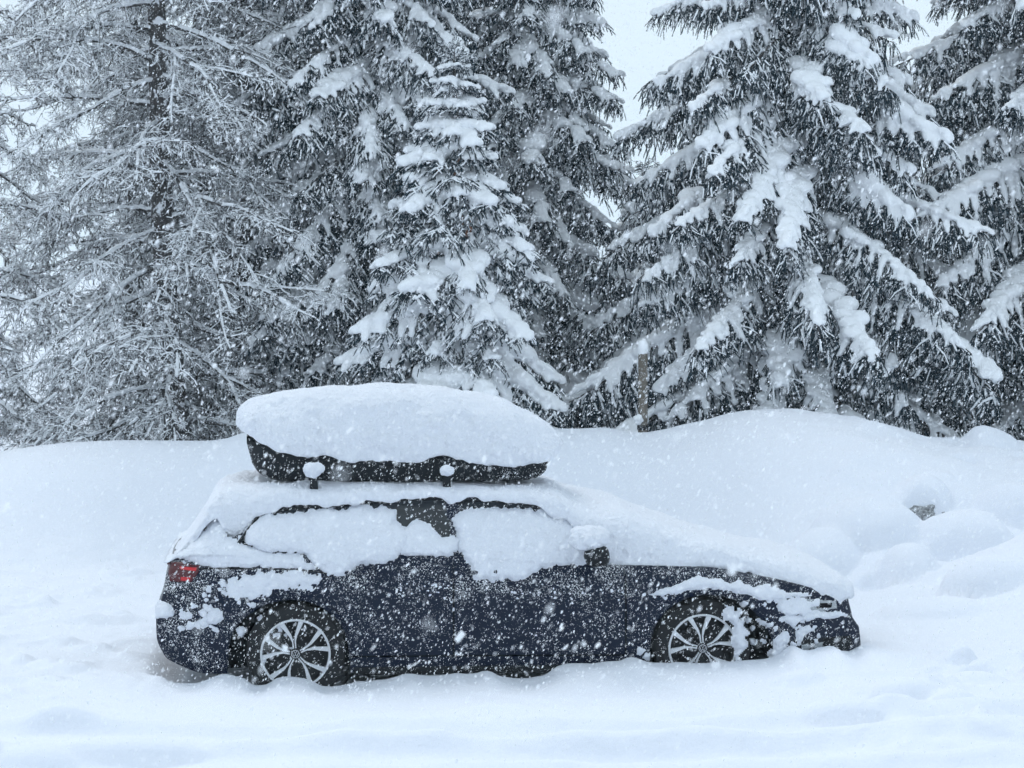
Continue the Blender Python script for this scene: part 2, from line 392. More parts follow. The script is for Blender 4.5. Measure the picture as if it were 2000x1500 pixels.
for g, F in groups.items():
    if g.endswith('door'):
        for sgn in (1, -1):
            V = V0*np.array([1, sgn, 1]); FF = [f if sgn > 0 else f[::-1] for f in F]
            o = link(g, submesh(g, V, FF, M_PAINT), car)
            if sgn > 0: parts[g] = o
    else:
        V = np.concatenate([V0, V0*np.array([1,-1,1])]); n = len(V0)
        FF = F + [tuple(i+n for i in f[::-1]) for f in F]
        parts[g] = link(g, submesh(g, V, FF, M_PAINT), car)
# cabin: rounded rectangle sections from belt to roof edge, then the roof crown
nv, na = 14, 120
ang = np.linspace(0, 2*pi, na, endpoint=False); ex = 2/7.0
cu = np.sign(np.cos(ang))*np.abs(np.cos(ang))**ex; cvv = np.sign(np.sin(ang))*np.abs(np.sin(ang))**ex
Vc = []
for j in range(nv+6):
    v = min(1, j/(nv-1)); k = 1.0 if j < nv else (.93, .8, .6, .35, .12, 0.0)[j-nv]
    x0, x1, hw = float(xg_r(v)), float(xg_f(v)), float(HW(v))
    X = (x0+x1)/2 + (x1-x0)/2*cu*k; Y = hw*cvv*k
    X = X + np.where(cu > 0, .10, -.06)*(1-np.abs(cvv)**2)*(1-v*.5)*k
    zt, zr = ZT0(X)-.03, ZR(X)
    Z = zt + (zr-zt)*v + (0 if j < nv else .045*(1-k*k))
    Vc.append(np.stack([X, Y, Z], -1))
cabin = link('cabin', mesh_np('cabin', np.concatenate(Vc), grid_faces(nv+6, na, True), M_PAINT), car)
def flank_patch(name, poly, mat, parent, off=.004, yl=-.72, step=.02):
    return pad(name, poly, mat, parent, thick=off, yl=yl, step=step, edge=.004, nz=0, rough=0)
def poly_sd(x, z, P):
    P = np.asarray(P); n = len(P); d = np.full(x.shape, 1e9); ins = np.zeros(x.shape, bool)
    for i in range(n):
        a, b = P[i], P[(i+1) % n]; e = b-a; t = np.clip(((x-a[0])*e[0]+(z-a[1])*e[1])/(e@e+1e-12), 0, 1)
        d = np.minimum(d, np.hypot(x-a[0]-t*e[0], z-a[1]-t*e[1]))
        c = ((a[1] > z) != (b[1] > z)) & (x < (b[0]-a[0])*(z-a[1])/(b[1]-a[1]+1e-12)+a[0]); ins ^= c
    return np.where(ins, d, -d)
def pad(name, poly, mat, parent=None, thick=.03, yl=-.85, step=.011, edge=.03, nz=.012, nf=14, rough=.25, seed=0, local=False, flat=None):
    """a layer stuck on the car's flank inside a traced outline, thinning to its rim"""
    P = np.array(poly if local else [cl(a, b, yl) for a, b in poly])
    x = np.arange(P[:,0].min()-.03, P[:,0].max()+.03, step); z = np.arange(P[:,1].min()-.03, P[:,1].max()+.03, step)
    X, Z = np.meshgrid(x, z); d = poly_sd(X, Z, P)
    if nz: d = d + nz*fbm(X, Z, seed*.37, nf, 3, 71+seed, .65)
    h = thick*(1-np.exp(-np.clip(d, 0, 1)/edge))
    if rough: h = h*(1 + rough*fbm(X, Z, seed, 9, 3, 81+seed))
    h = np.where(d > 0, h, -.012)
    Y = side_y(X, Z) if flat is None else np.full(X.shape, flat)
    if thick > .035 and not local:               # bridge the step at the belt line
        m = max(2, int(.06/step)); Yp = np.pad(Y, ((m, m), (0, 0)), 'edge'); Ys = sum(Yp[i:i+len(z)] for i in range(2*m+1))/(2*m+1); Y = np.minimum(Y, Ys)
    Y = Y - h
    F = grid_faces(len(z), len(x)); keep = (d.ravel()[F] > 0).any(1); F = F[keep]
    if len(F) == 0: return None
    u, inv = np.unique(F, return_inverse=True)
    V = np.stack([X, Y, Z], -1).reshape(-1, 3)[u]
    return link(name, mesh_np(name, V, inv.reshape(-1, 4), mat), parent)
# glass
flank_patch('quarter_window', [(476,1062),(516,1004),(560,993),(645,986),(648,1072),(560,1074)], M_GLASS, car)
flank_patch('rear_door_window', [(655,985),(760,978),(868,974),(884,1078),(655,1075)], M_GLASS, car)
flank_patch('front_door_window', [(900,976),(1000,978),(1070,992),(1120,1015),(1185,1085),(1140,1092),(900,1082)], M_GLASS, car)
mb = MB()
def cab_pt(v, s, front, off=.008):
    x0, x1, hw = float(xg_r(v)), float(xg_f(v)), float(HW(v))
    X = (x1 if front else x0) + (.10 if front else -.06)*(1-abs(s)**2)*(1-v*.5); zt, zr = float(ZT0(X))-.03, float(ZR(X))
    return (X+(off if front else -off), hw*s, zt+(zr-zt)*v+off)
for front, nm in ((True, 'windshield'), (False, 'rear_window')):
    V = [cab_pt(v, s, front) for v in np.linspace(.12, .9, 6) for s in np.linspace(-.82, .82, 9)]
    link(nm, mesh_np(nm, V, grid_faces(6, 9), M_GLASS), car)
# window frame strip showing dark under the roof snow
def strip(name, pts, mat, parent, r=.011, yl=-.66):
    P = []
    for a, b in pts:
        q = cl(a, b, yl); P.append((q[0], float(side_y(q[0], q[1]))-.004, q[1]))
    return MB().tube(P, r, 6).obj(name, mat, parent, True)
strip('window_trim', [(468,1056),(485,1032),(508,1006),(560,994),(680,985),(780,978),(862,974)], M_TRIM, car, .012)
strip('window_trim', [(895,984),(920,978),(1000,981),(1050,990),(1082,1004),(1115,1022)], M_TRIM, car, .010)
strip('shoulder_crease_shade', [(385,1111),(470,1110),(560,1110),(620,1115),(660,1122)], M_TRIM, car, .006, -.86)  # dark strip standing in for crease shading below the quarter panel snow
# underside and wheel wells
mb = MB().box((0, 0, .34), (4.1, 1.15, .30)); mb.box((0, 0, .5), (4.2, 1.2, .2))
for c in (-WB, WB):
    n = 24; V = []
    for k in range(n+1):
        q = pi*k/n
        for y in (-.86, -.55, .55, .86): V.append((c+(ARCH+.004)*cos(q), y, WZ+(ARCH+.004)*sin(q)))
    b = len(mb.v); mb.v += V
    for k in range(n):
        for j in (0, 2): mb.f.append(tuple(b+i for i in (k*4+j, k*4+j+1, (k+1)*4+j+1, (k+1)*4+j)))
mb.obj('underbody', M_DARK, car)
for s in (-1, 1): MB().box((0, s*.845, .215), (2.0, .05, .07)).obj('sill_trim', M_TRIM, car)
# lamps, grille, handles
def lump_obj(name, c, r, mat, parent, seed=0, n=2, amp=.15, fr=2.2):
    bm = bmesh.new(); bmesh.ops.create_icosphere(bm, subdivisions=n+1, radius=1.0)
    V = np.array([v.co[:] for v in bm.verts]); k = 1+amp*fbm(V[:,0], V[:,1], V[:,2], fr, 3, seed)
    V = V*k[:,None]*np.array(r)+np.array(c)
    for v, p in zip(bm.verts, V): v.co = p
    me = bpy.data.meshes.new(name); bm.to_mesh(me); bm.free()
    me.polygons.foreach_set('use_smooth', [True]*len(me.polygons)); me.materials.append(mat)
    return link(name, me, parent)
tl = flank_patch('tail_light', [(326,1100),(345,1097),(392,1103),(388,1118),(374,1136),(330,1136)], M_DRED, car, .012, -.80, .008)
tl['label'] = 'red tail light dusted with snow'
flank_patch('light_band', [(350,1104),(388,1105),(384,1116),(350,1112)], M_RED, tl, .016, -.80, .006)
flank_patch('reflector', [(352,1124),(376,1124),(372,1134),(352,1134)], M_RED, tl, .016, -.80, .006)
hl = flank_patch('headlight', [(1520,1168),(1575,1166),(1632,1172),(1634,1186),(1600,1192),(1545,1190)], M_LENS, car, .010, -.74, .008)
flank_patch('lamp_housing', [(1580,1172),(1625,1174),(1622,1186),(1590,1187)], M_DARK, hl, .014, -.74, .008)
gr = MB()
for i, z in enumerate((.56, .59, .62, .645)):
    gr.box((float(XF(z))+.032, 0, z), (.03, .80, .012))
gr.box((float(XF(.6))+.018, 0, .60), (.04, .85, .11)); gr.obj('grille', M_TRIM, car)
fg = flank_patch('fog_light_grille', [(1556,1252),(1604,1248),(1600,1268),(1560,1272)], M_LENS, car, .006, -.74, .008)
for a, b in ((1572,1592),(1584,1570)):
    P = [(*cl(a, 1250, -.74), ), (*cl(b, 1270, -.74), )]
    MB().tube([(p[0], float(side_y(*p))-.012, p[1]) for p in P], .004, 5).obj('grille_bar', M_TRIM, fg)
flank_patch('air_intake', [(1540,1244),(1660,1238),(1666,1262),(1640,1276),(1545,1278)], M_TRIM, car, .003, -.74, .010)
for g, px in (('rear_door', 700), ('front_door', 945)):
    q = cl(px, 1118, -.9); y = float(side_y(q[0], q[1]))
    MB().tube([(q[0]-.10, y+.005, q[1]), (q[0]-.085, y-.03, q[1]), (q[0]+.085, y-.03, q[1]+.004), (q[0]+.10, y+.005, q[1]+.004)], [.012,.014,.014,.012], 8).obj('handle', M_PAINT, parts[g], True)
# mirrors
q = cl(1166, 1086, -1.0)
for s in (-1, 1):
    m_ = lump_obj('mirror', (q[0], s*1.0, q[1]), (.085, .12, .082), M_TRIM, car, 3, 2, .10)
    MB().tube([(q[0]+.05, s*.80, q[1]-.07), (q[0]+.02, s*.93, q[1]-.05)], [.03, .025], 8).obj('mirror_arm', M_TRIM, m_, True)
# roof rails
for s in (-1, 1):
    P = []
    for x in np.linspace(cl(480,960,-.6)[0], cl(1010,960,-.6)[0], 12): P.append((x, s*.585, float(ZR(x))+.012))
    P[0] = (P[0][0], P[0][1], P[0][2]-.03); P[-1] = (P[-1][0], P[-1][1], P[-1][2]-.03)
    MB().tube(P, .014, 8).obj('roof_rail', M_TRIM, car, True)
# wheels
RIM = .236
def make_wheel(x, s):
    wroot = bpy.data.objects.new('wheel', None); COL.objects.link(wroot); wroot.parent = car
    wroot.location = (x, s*.775, WZ); wroot.rotation_euler = (0, (0.0 if x < 0 else .02), 0 if s < 0 else pi)
    MB().lathe_y([(RIM-.005,-.085),(RIM+.006,-.100),(RIM+.03,-.107),(WR-.025,-.105),(WR-.004,-.090),(WR,-.06),(WR,.06),(WR-.02,.10),(RIM,.10)], 56).obj('tyre', M_RUB, wroot, True)
    MB().lathe_y([(RIM-.012,-.090),(RIM-.020,.05),(.0001,.055)], 48).obj('rim_well', M_RIMDARK, wroot, True)
    rim = MB().lathe_y([(RIM-.013,-.092),(RIM-.011,-.103),(RIM+.002,-.103),(RIM+.004,-.092)], 64).obj('rim', M_ALU, wroot, True)
    for k in range(5):
        base = 97/180*pi + k*2*pi/5
        for e in (-1, 1):                        # one arm of a Y spoke: a thin stem, then a widening polished blade
            pts = [(.038, base+e*.20, .0035), (.085, base+e*.105, .0045), (.125, base+e*.155, .0085), (RIM-.010, base+e*.300, .0165)]
            V, F = [], []
            for j, (r, a, hw) in enumerate(pts):
                c = np.array([r*cos(a), r*sin(a)])
                r2, a2, _ = pts[min(j+1, 3)]; r1, a1, _ = pts[max(j-1, 0)]
                tv = np.array([r2*cos(a2)-r1*cos(a1), r2*sin(a2)-r1*sin(a1)]); tv /= np.linalg.norm(tv); nn = np.array([-tv[1], tv[0]])
                yf = -.098 + .012*(1-abs(r-.13)/.13)
                for sg, yy in ((-1, yf), (1, yf), (1, yf+.02), (-1, yf+.02)): V.append((c[0]+nn[0]*hw*sg, yy, c[1]+nn[1]*hw*sg))
            F = [tuple(f) for f in grid_faces(4, 4, True)] + [(0,1,2,3), (15,14,13,12)]
            MB().add(V, F).obj('spoke', M_ALU, rim)
    hub = MB().lathe_y([(.0001,-.095),(.028,-.095),(.034,-.088),(.036,-.05)], 32).obj('hub_cap', M_RIMDARK, wroot, True)
    em = MB().lathe_y([(.024,-.0955),(.024,-.0975),(.028,-.0975),(.028,-.0955)], 32)
    def stroke(p, q):
        P = [np.array([a, -.097, b])*1.0 for a, b in (p, q)]; em.tube(P, .0018, 5)
    for a, b in (((-.011,.022),(0,.004)), ((.011,.022),(0,.004)), ((-.020,.010),(-.010,-.018)), ((-.010,-.018),(0,.000)), ((0,.000),(.010,-.018)), ((.010,-.018),(.020,.010))): stroke(a, b)
    em.obj('emblem', M_ALU, hub, True)
for x in (-WB, WB):
    for s in (-1, 1): make_wheel(x, s)

# ------------------------------------------------------------------ roof bars and roof box
rack = bpy.data.objects.new('roof_rack', None); COL.objects.link(rack); rack.parent = None
rack.location = car.location; rack.rotation_euler = car.rotation_euler
tag(rack, 'black roof crossbars clamped to the car roof under the box', 'roof rack')
bars = [(613, 934), (873, 934)]; BZ = []
for px, py in bars:
    q = cl(px, py, -.60); BZ.append(q)
    b_ = MB().box((q[0], 0, q[1]), (.07, 1.22, .03)).obj('crossbar', M_TRIM, rack)
    for s in (-1, 1):
        MB().box((q[0], s*.585, (q[1]+float(ZR(q[0]))+.03)/2), (.065, .06, max(.05, q[1]-float(ZR(q[0])))), taper=.7).obj('bar_foot', M_TRIM, rack)
box = bpy.data.objects.new('roof_box', None); COL.objects.link(box)
box.location = car.location; box.rotation_euler = car.rotation_euler
tag(box, 'long black plastic cargo box on the car roof', 'roof box')
def loft(name, X, E, ZL, ZH, mat, parent, n=28, pe=3.2, pz=2.4, noise=.0, nf=6, seed=0, under=True, ez=0.0, nf2=0, n2=0, shift=0.0):
    """stations along x: half-width E, underside ZL, top ZH; a pillow-like section"""
    th = np.linspace(0, pi, n); c, s = np.cos(th), np.sin(th)
    cy = -np.sign(c)*np.abs(c)**(2/pe); sz = np.abs(s)**(2/pz)
    Xg = np.repeat(X[:,None], n, 1); Yg = E[:,None]*cy[None] + shift; Zg = ZL[:,None] + (ZH-ZL)[:,None]*sz[None]
    Nx = np.zeros_like(Xg); V = np.stack([Xg, Yg, Zg], -1)
    if noise:
        k = noise*fbm(Xg, Yg, Zg, nf, 4, 91+seed, .55)
        if n2: k = k + n2*(1-.85*(sz**3)[None])*np.maximum(0, fbm(Xg, Yg, Zg, nf2, 3, 191+seed, .6))
        dirn = np.stack([np.zeros_like(Xg), np.repeat((cy*.9)[None], len(X), 0), np.repeat(sz[None], len(X), 0)], -1)
        V = V + dirn*k[...,None]
        if ez: V[..., 2] += ez*fbm(Xg, Yg*0+(cy > 0)*5, 0, 11, 3, 97+seed)*(1-sz)[None]**3
    F = [tuple(f) for f in grid_faces(len(X), n)]
    for i in range(len(X)-1): F.append((i*n, i*n+n-1, (i+1)*n+n-1, (i+1)*n)[::-1])
    F += [tuple(range(n)), tuple(range((len(X)-1)*n, len(X)*n))[::-1]]
    return link(name, mesh_np(name, V.reshape(-1, 3), F, mat), parent)
def trace(pts, yl): 
    Q = np.array([cl(a, b, yl) for a, b in pts]); return lambda x: smooth_interp(x, Q[:,0], Q[:,1])
zl = trace([(480,872),(486,900),(498,922),(516,936),(548,943),(640,945),(1020,943),(1050,938),(1068,926),(1078,902)], -.42)
zr_ = trace([(470,852),(500,862),(560,878),(640,886),(1000,888),(1090,884)], -.44)
x0, x1 = cl(480,876,-.42)[0], cl(1078,902,-.42)[0]
X = np.linspace(x0, x1, 60); u = (X-x0)/(x1-x0)
E_ = .44*np.minimum(1, np.sqrt(np.clip(1-(np.clip(.12-u, 0, 1)/.15)**2, 0.35, 1)))*(1-.22*np.clip((u-.70)/.30, 0, 1)**2)
n = 26; th = np.linspace(0, 2*pi, n, endpoint=False)
Vt = []
for xi, ui, ei in zip(X, u, E_):
    a, b = float(zl(xi)), float(zr_(xi)); b = max(b, a+.02)
    cyy = np.sign(np.cos(th))*np.abs(np.cos(th))**.24; szz = np.sign(np.sin(th))*np.abs(np.sin(th))**.30
    Vt.append(np.stack([np.full(n, xi), ei*cyy*(1-.08*(szz < 0)*np.abs(szz)), (a+b)/2+(b-a)/2*szz], -1))
F = [tuple(f) for f in grid_faces(len(X), n, True)] + [tuple(range(n)), tuple(range((len(X)-1)*n, len(X)*n))[::-1]]
link('tray', mesh_np('tray', np.concatenate(Vt), F, M_BOX), box)
x0b, x1b = cl(480,845,-.4)[0], cl(1070,885,-.4)[0]
X = np.linspace(x0b, x1b, 60); u = (X-x0b)/(x1b-x0b)
E_ = .44*np.sqrt(np.clip(1-((.16-u)/.20)**2*(u < .16), .3, 1))*(1-.24*np.clip((u-.66)/.34, 0, 1)**2)
ZLb = zr_(X)+.005; hgt = .25*np.clip(1-((.45-u)/.5)**2, .12, 1)**.6
loft('lid', X, E_, ZLb, ZLb+hgt, M_BOX, box)
MB().box((cl(760,920,-.44)[0], -.44, cl(760,915,-.44)[1]), (.10, .012, .03)).obj('latch', M_TRIM, box)

# ------------------------------------------------------------------ snow lying on the car
def on_car(o, label, cat='snow'):
    o.location = car.location; o.rotation_euler = car.rotation_euler
    return tag(o, label, cat)
top = trace([(458,835),(461,812),(470,794),(500,776),(560,763),(650,754),(750,750),(850,755),(930,769),(1000,789),(1050,812),(1082,836),(1098,862),(1103,876)], 0.0)
low = trace([(458,836),(480,852),(520,868),(552,884),(640,893),(665,896),(690,903),(740,899),(820,901),(850,892),(900,899),(950,904),(1000,908),(1050,906),(1085,896),(1103,880)], -.46)
x0, x1 = cl(460,830,-.2)[0], cl(1103,876,-.2)[0]
u = (1-np.cos(np.linspace(0, pi, 150)))/2; X = x0+(x1-x0)*u
E_ = .50*np.sqrt(np.clip(1-(np.clip(.14-u, 0, 1)/.145)**2, .02, 1))*(1-.26*np.clip((u-.66)/.34, 0, 1)**1.8)*np.sqrt(np.clip(1-(np.clip(u-.95, 0, 1)/.052)**2, .02, 1))
ZL, ZH = low(X), top(X)
on_car(loft('roof_box_snow', X, E_, ZL, np.maximum(ZH, ZL+.01), M_SNOW, None, 90, 3.0, 2.0, .016, 4, 1, ez=.018, nf2=8, n2=.036),
       'thick rounded snow cap lying on the black roof box')
topc = trace([(324,1092),(338,1076),(352,1058),(385,1012),(412,972),(424,948),(445,932),(480,925),(600,923),(840,926),(1050,932),(1080,940),(1100,951),(1180,966),(1250,990),(1330,1019),
              (1400,1040),(1500,1061),(1560,1078),(1605,1098),(1634,1120),(1650,1142),(1658,1166)], .25)
lowc = trace([(324,1098),(352,1082),(385,1052),(410,1022),(424,1016),(438,1036),(458,1050),(474,1040),(502,1006),(560,992),(680,983),(780,977),(862,972),(880,984),(895,984),(920,976),(1000,979),
              (1055,994),(1085,1008),(1125,1035),(1160,1075),(1195,1107),(1232,1116),(1262,1130),(1300,1138),(1342,1126),(1362,1107),(1380,1104),(1440,1114),(1500,1134),(1560,1157),(1600,1167),(1656,1172)], -.70)
x0, x1 = cl(324,1098,-.5)[0], cl(1654,1168,-.4)[0]
X = np.linspace(x0, x1, 330); u = (X-x0)/(x1-x0)
px_of = lambda p, yl=-.65: cl(p, 1020, yl)[0]
E_ = smooth_interp(X, [x0, x0+.03, px_of(425), px_of(480), px_of(1000), px_of(1085), px_of(1200), px_of(1330), px_of(1450), px_of(1580), x1-.05, x1],
                   [.66, .76, .735, .715, .70, .72, .80, .83, .80, .77, .72, .62])
ZL, ZH = lowc(X), topc(X)
on_car(loft('car_roof_snow', X, E_, ZL, np.maximum(ZH, ZL+.012), M_SNOW, None, 84, 5.5, 3.6, .014, 3.2, 2, ez=.020, nf2=12, n2=.016),
       'thick snow blanket over the car roof, windshield and bonnet')
def blob(name, px, py, yl, r, seed, label=None, parent=None, mat=None):
    q = cl(px, py, yl); o = lump_obj(name, (q[0], yl, q[1]), r, mat or M_SNOW, parent, seed, 3, .22, 1.7)
    if parent is None: on_car(o, label)
    return o
blob('crossbar_snow', 613, 917, -.63, (.068, .06, .055), 4, 'white snow lump on the rear crossbar end beside the roof box')
blob('crossbar_snow', 874, 919, -.63, (.052, .06, .035), 9, 'white snow lump on the front crossbar end beside the roof box')
blob('mirror_snow', 1152, 1052, -1.0, (.135, .14, .09), 6, 'rounded snow lump capping the dark door mirror')
def P(name, poly, label, **k):
    o = pad(name, poly, M_SNOW, None, **k)
    return on_car(o, label)
P('window_snow', [(470,1052),(512,1008),(560,1003),(640,998),(700,992),(780,994),(776,1012),(790,1030),(800,1048),(792,1075),(770,1092),(735,1098),(715,1104),(690,1106),(675,1121),(640,1121),(622,1108),(600,1090),(575,1078),(520,1075),(485,1066)],
  'large smooth snow slab plastered over the rear side windows', thick=.06, edge=.035, yl=-.80, nz=.017, nf=19, rough=.2, seed=1)
P('window_snow', [(892,1008),(920,998),(1000,992),(1060,1000),(1085,1006),(1112,1016),(1150,1028),(1175,1050),(1185,1085),(1150,1098),(1100,1104),(1060,1110),(1035,1120),(1010,1134),(960,1131),(925,1128),(912,1100),(900,1075),(893,1050),(888,1028)],
  'large snow slab plastered over the front side window', thick=.06, edge=.035, yl=-.80, nz=.017, nf=19, rough=.2, seed=2)
P('pillar_snow', [(782,1042),(798,1022),(815,1015),(840,1028),(865,1046),(897,1054),(892,1070),(878,1084),(830,1083),(800,1086),(778,1078)],
  'ragged snow patch on the door pillar between the two window slabs', thick=.05, edge=.03, yl=-.80, nz=.016, seed=3)
P('quarter_panel_snow', [(346,1088),(385,1058),(412,1022),(426,1018),(442,1048),(470,1062),(520,1080),(575,1084),(612,1103),(618,1110),(560,1107),(470,1105),(395,1109),(380,1100)],
  'snow ledge above the tail light along the rear quarter panel', thick=.05, edge=.03, yl=-.84, nz=.012, seed=4)
P('fender_snow', [(430,1150),(460,1128),(500,1118),(570,1116),(620,1128),(632,1142),(600,1150),(550,1150),(520,1160),(490,1170),(450,1168)],
  'crusty snow strip on the rear wing above the rear wheel', thick=.022, edge=.02, yl=-.90, nz=.028, nf=22, rough=.5, seed=5)
P('fender_snow', [(1262,1162),(1300,1146),(1340,1135),(1362,1117),(1385,1127),(1440,1136),(1470,1146),(1500,1140),(1530,1153),(1600,1161),(1560,1170),(1500,1174),(1440,1158),(1400,1150),(1340,1152),(1300,1163)],
  'snow strip along the front wing below the bonnet edge', thick=.045, edge=.025, yl=-.88, nz=.014, seed=6)
P('headlight_snow', [(1508,1164),(1560,1162),(1600,1168),(1598,1178),(1585,1184),(1600,1196),(1580,1200),(1545,1200),(1520,1192)],
  'lumpy snow clinging to the car headlight', thick=.035, edge=.025, yl=-.76, nz=.022, nf=20, rough=.5, seed=7)
P('wheel_arch_snow', [(1408,1200),(1420,1188),(1432,1187),(1442,1196),(1448,1215),(1458,1245),(1464,1262),(1450,1275),(1440,1290),(1432,1262),(1430,1222),(1420,1206)],
  'icy snow crust on the front wheel arch ahead of the wheel', thick=.04, edge=.02, yl=-.90, nz=.020, nf=20, seed=8, flat=-.915)
P('bumper_snow', [(1515,1198),(1560,1196),(1600,1190),(1650,1196),(1662,1203),(1620,1206),(1560,1207),(1545,1222),(1530,1212)],
  'snow ledge across the top of the front bumper', thick=.04, edge=.02, yl=-.76, nz=.010, seed=9)
P('bumper_snow', [(306,1184),(316,1172),(330,1176),(344,1188),(342,1200),(328,1206),(306,1206)],
  'snow lump on the corner of the rear bumper', thick=.06, edge=.02, yl=-.74, nz=.008, seed=10)
P('bumper_snow', [(1548,1228),(1575,1215),(1584,1228),(1565,1236),(1560,1250),(1546,1254)],
  'small snow clump above the fog light grille', thick=.03, edge=.015, yl=-.78, nz=.012, nf=20, seed=11)
P('bumper_snow', [(1508,1250),(1525,1225),(1540,1232),(1534,1262),(1542,1284),(1515,1288),(1500,1280)],
  'snow clump on the bumper between front wheel and fog light grille', thick=.035, edge=.02, yl=-.82, nz=.014, nf=18, seed=12)
# loose clumps stuck to the paint: too many and too small to count
rng = random.Random(5); acc = []
def clump(px, py, r, yl=-.9):
    q = cl(px, py, yl); n = 9; Pp = [(q[0]+r*(1+.35*rng.uniform(-1,1))*cos(2*pi*k/n), q[1]+r*(.9+.35*rng.uniform(-1,1))*sin(2*pi*k/n)) for k in range(n)]
    o = pad('tmp', Pp, M_SNOW, None, thick=r*.8, edge=r*.5, nz=r*.35, nf=.5/r, rough=.2, seed=rng.randrange(99), local=True, step=max(.006, r/4))
    if o:
        me = o.data; v = np.zeros(len(me.vertices)*3); me.vertices.foreach_get('co', v); f = np.zeros(len(me.loops), int); me.loops.foreach_get('vertex_index', f)
        acc.append((v.reshape(-1, 3), f.reshape(-1, 4))); bpy.data.objects.remove(o); bpy.data.meshes.remove(me)
for _ in range(26): clump(rng.uniform(340,430), rng.uniform(1185,1230), rng.uniform(.008,.035))
for _ in range(34): clump(rng.uniform(395,500), rng.uniform(1135,1185), rng.uniform(.008,.028))
for a in ((365,1205,.045),(420,1208,.05),(405,1190,.03),(500,1262,.03),(498,1290,.035),(505,1300,.04),(548,1215,.025),(470,1235,.03),(1505,1222,.035),(1250,1270,.03),(1262,1285,.03)): clump(*a)
for a in ((340,1127,.018),(352,1131,.016),(366,1128,.020),(336,1106,.014),(376,1120,.010),(345,1112,.010),(360,1100,.016)): clump(a[0], a[1], a[2], -.8)
for _ in range(26): clump(rng.uniform(500,560), rng.uniform(1205,1245), rng.uniform(.006,.018))
for _ in range(50): clump(rng.uniform(1440,1600), rng.uniform(1170,1260), rng.uniform(.007,.024), -.8)
for _ in range(60): clump(rng.uniform(1000,1330), 1150+abs(rng.gauss(0,14)), rng.uniform(.005,.013))
for _ in range(40): clump(rng.uniform(780,900), 1140+abs(rng.gauss(0,16)), rng.uniform(.005,.012))
for _ in range(60): clump(rng.uniform(330,1600), rng.uniform(1130,1290), rng.uniform(.004,.010))
Vs, Fs, b = [], [], 0
for v, f in acc: Vs.append(v); Fs.append(f+b); b += len(v)
o = link('snow_clumps', mesh_np('snow_clumps', np.concatenate(Vs), np.concatenate(Fs), M_SNOW)); on_car(o, 'scattered small snow clumps stuck to the car flank'); o['kind'] = 'stuff'

# ------------------------------------------------------------------ trees
NR = np.random.default_rng(11)
def unit(v): return v/(np.linalg.norm(v, axis=-1, keepdims=True)+1e-9)
def needle_tris(P0, P1, dens, ln, wd, rg):
    """spiky needles round each straight twig P0->P1 : one thin triangle each"""
    d = P1-P0; L = np.linalg.norm(d, axis=1); n = np.maximum(3, (L*dens).astype(int))
    idx = np.repeat(np.arange(len(L)), n); m = len(idx)
    t = rg.random(m); u = unit(d)[idx]; p = P0[idx]+d[idx]*t[:,None]
    r = rg.normal(size=(m, 3)); r -= (r*u).sum(1, keepdims=True)*u; r = unit(r)
    tip = p + (u*.75 + r*.8)*(ln*(.7+.6*rg.random(m)))[:,None]
    sdir = unit(np.cross(u, r) + .4*u)*(wd/2)
    V = np.stack([p-sdir, p+sdir, tip], 1).reshape(-1, 3)
    return V, np.arange(len(V)).reshape(-1, 3)
def twig_tubes(P0, P1, r0, r1, n=3, capless=True):
    d = unit(P1-P0); ref = np.where(np.abs(d[:,2:3]) < .9, np.array([[0,0,1.]]), np.array([[1.,0,0]]))
    a = unit(np.cross(d, ref)); b = np.cross(d, a); R = []
    for P, r in ((P0, r0), (P1, r1)):
        for k in range(n):
            q = 2*pi*k/n+.5; R.append(P + (a*cos(q)+b*sin(q))*np.asarray(r).reshape(-1, 1))
    V = np.stack(R, 1).reshape(-1, 3); m = len(P0); base = (np.arange(m)*2*n)[:,None]
    F = []
    for k in range(n):
        k2 = (k+1) % n
        F += [np.concatenate([base+k, base+k2, base+n+k2], 1), np.concatenate([base+k, base+n+k2, base+n+k], 1)]
    F.append(np.concatenate([base+n+i for i in range(3)], 1))
    return V, np.concatenate(F)
def join(L):
    V, F, M, b = [], [], [], 0
    for v, f, m in L: V.append(v); F.append(f+b); M.append(np.full(len(f), m)); b += len(v)
    return np.concatenate(V), np.concatenate(F), np.concatenate(M)
_ico = None
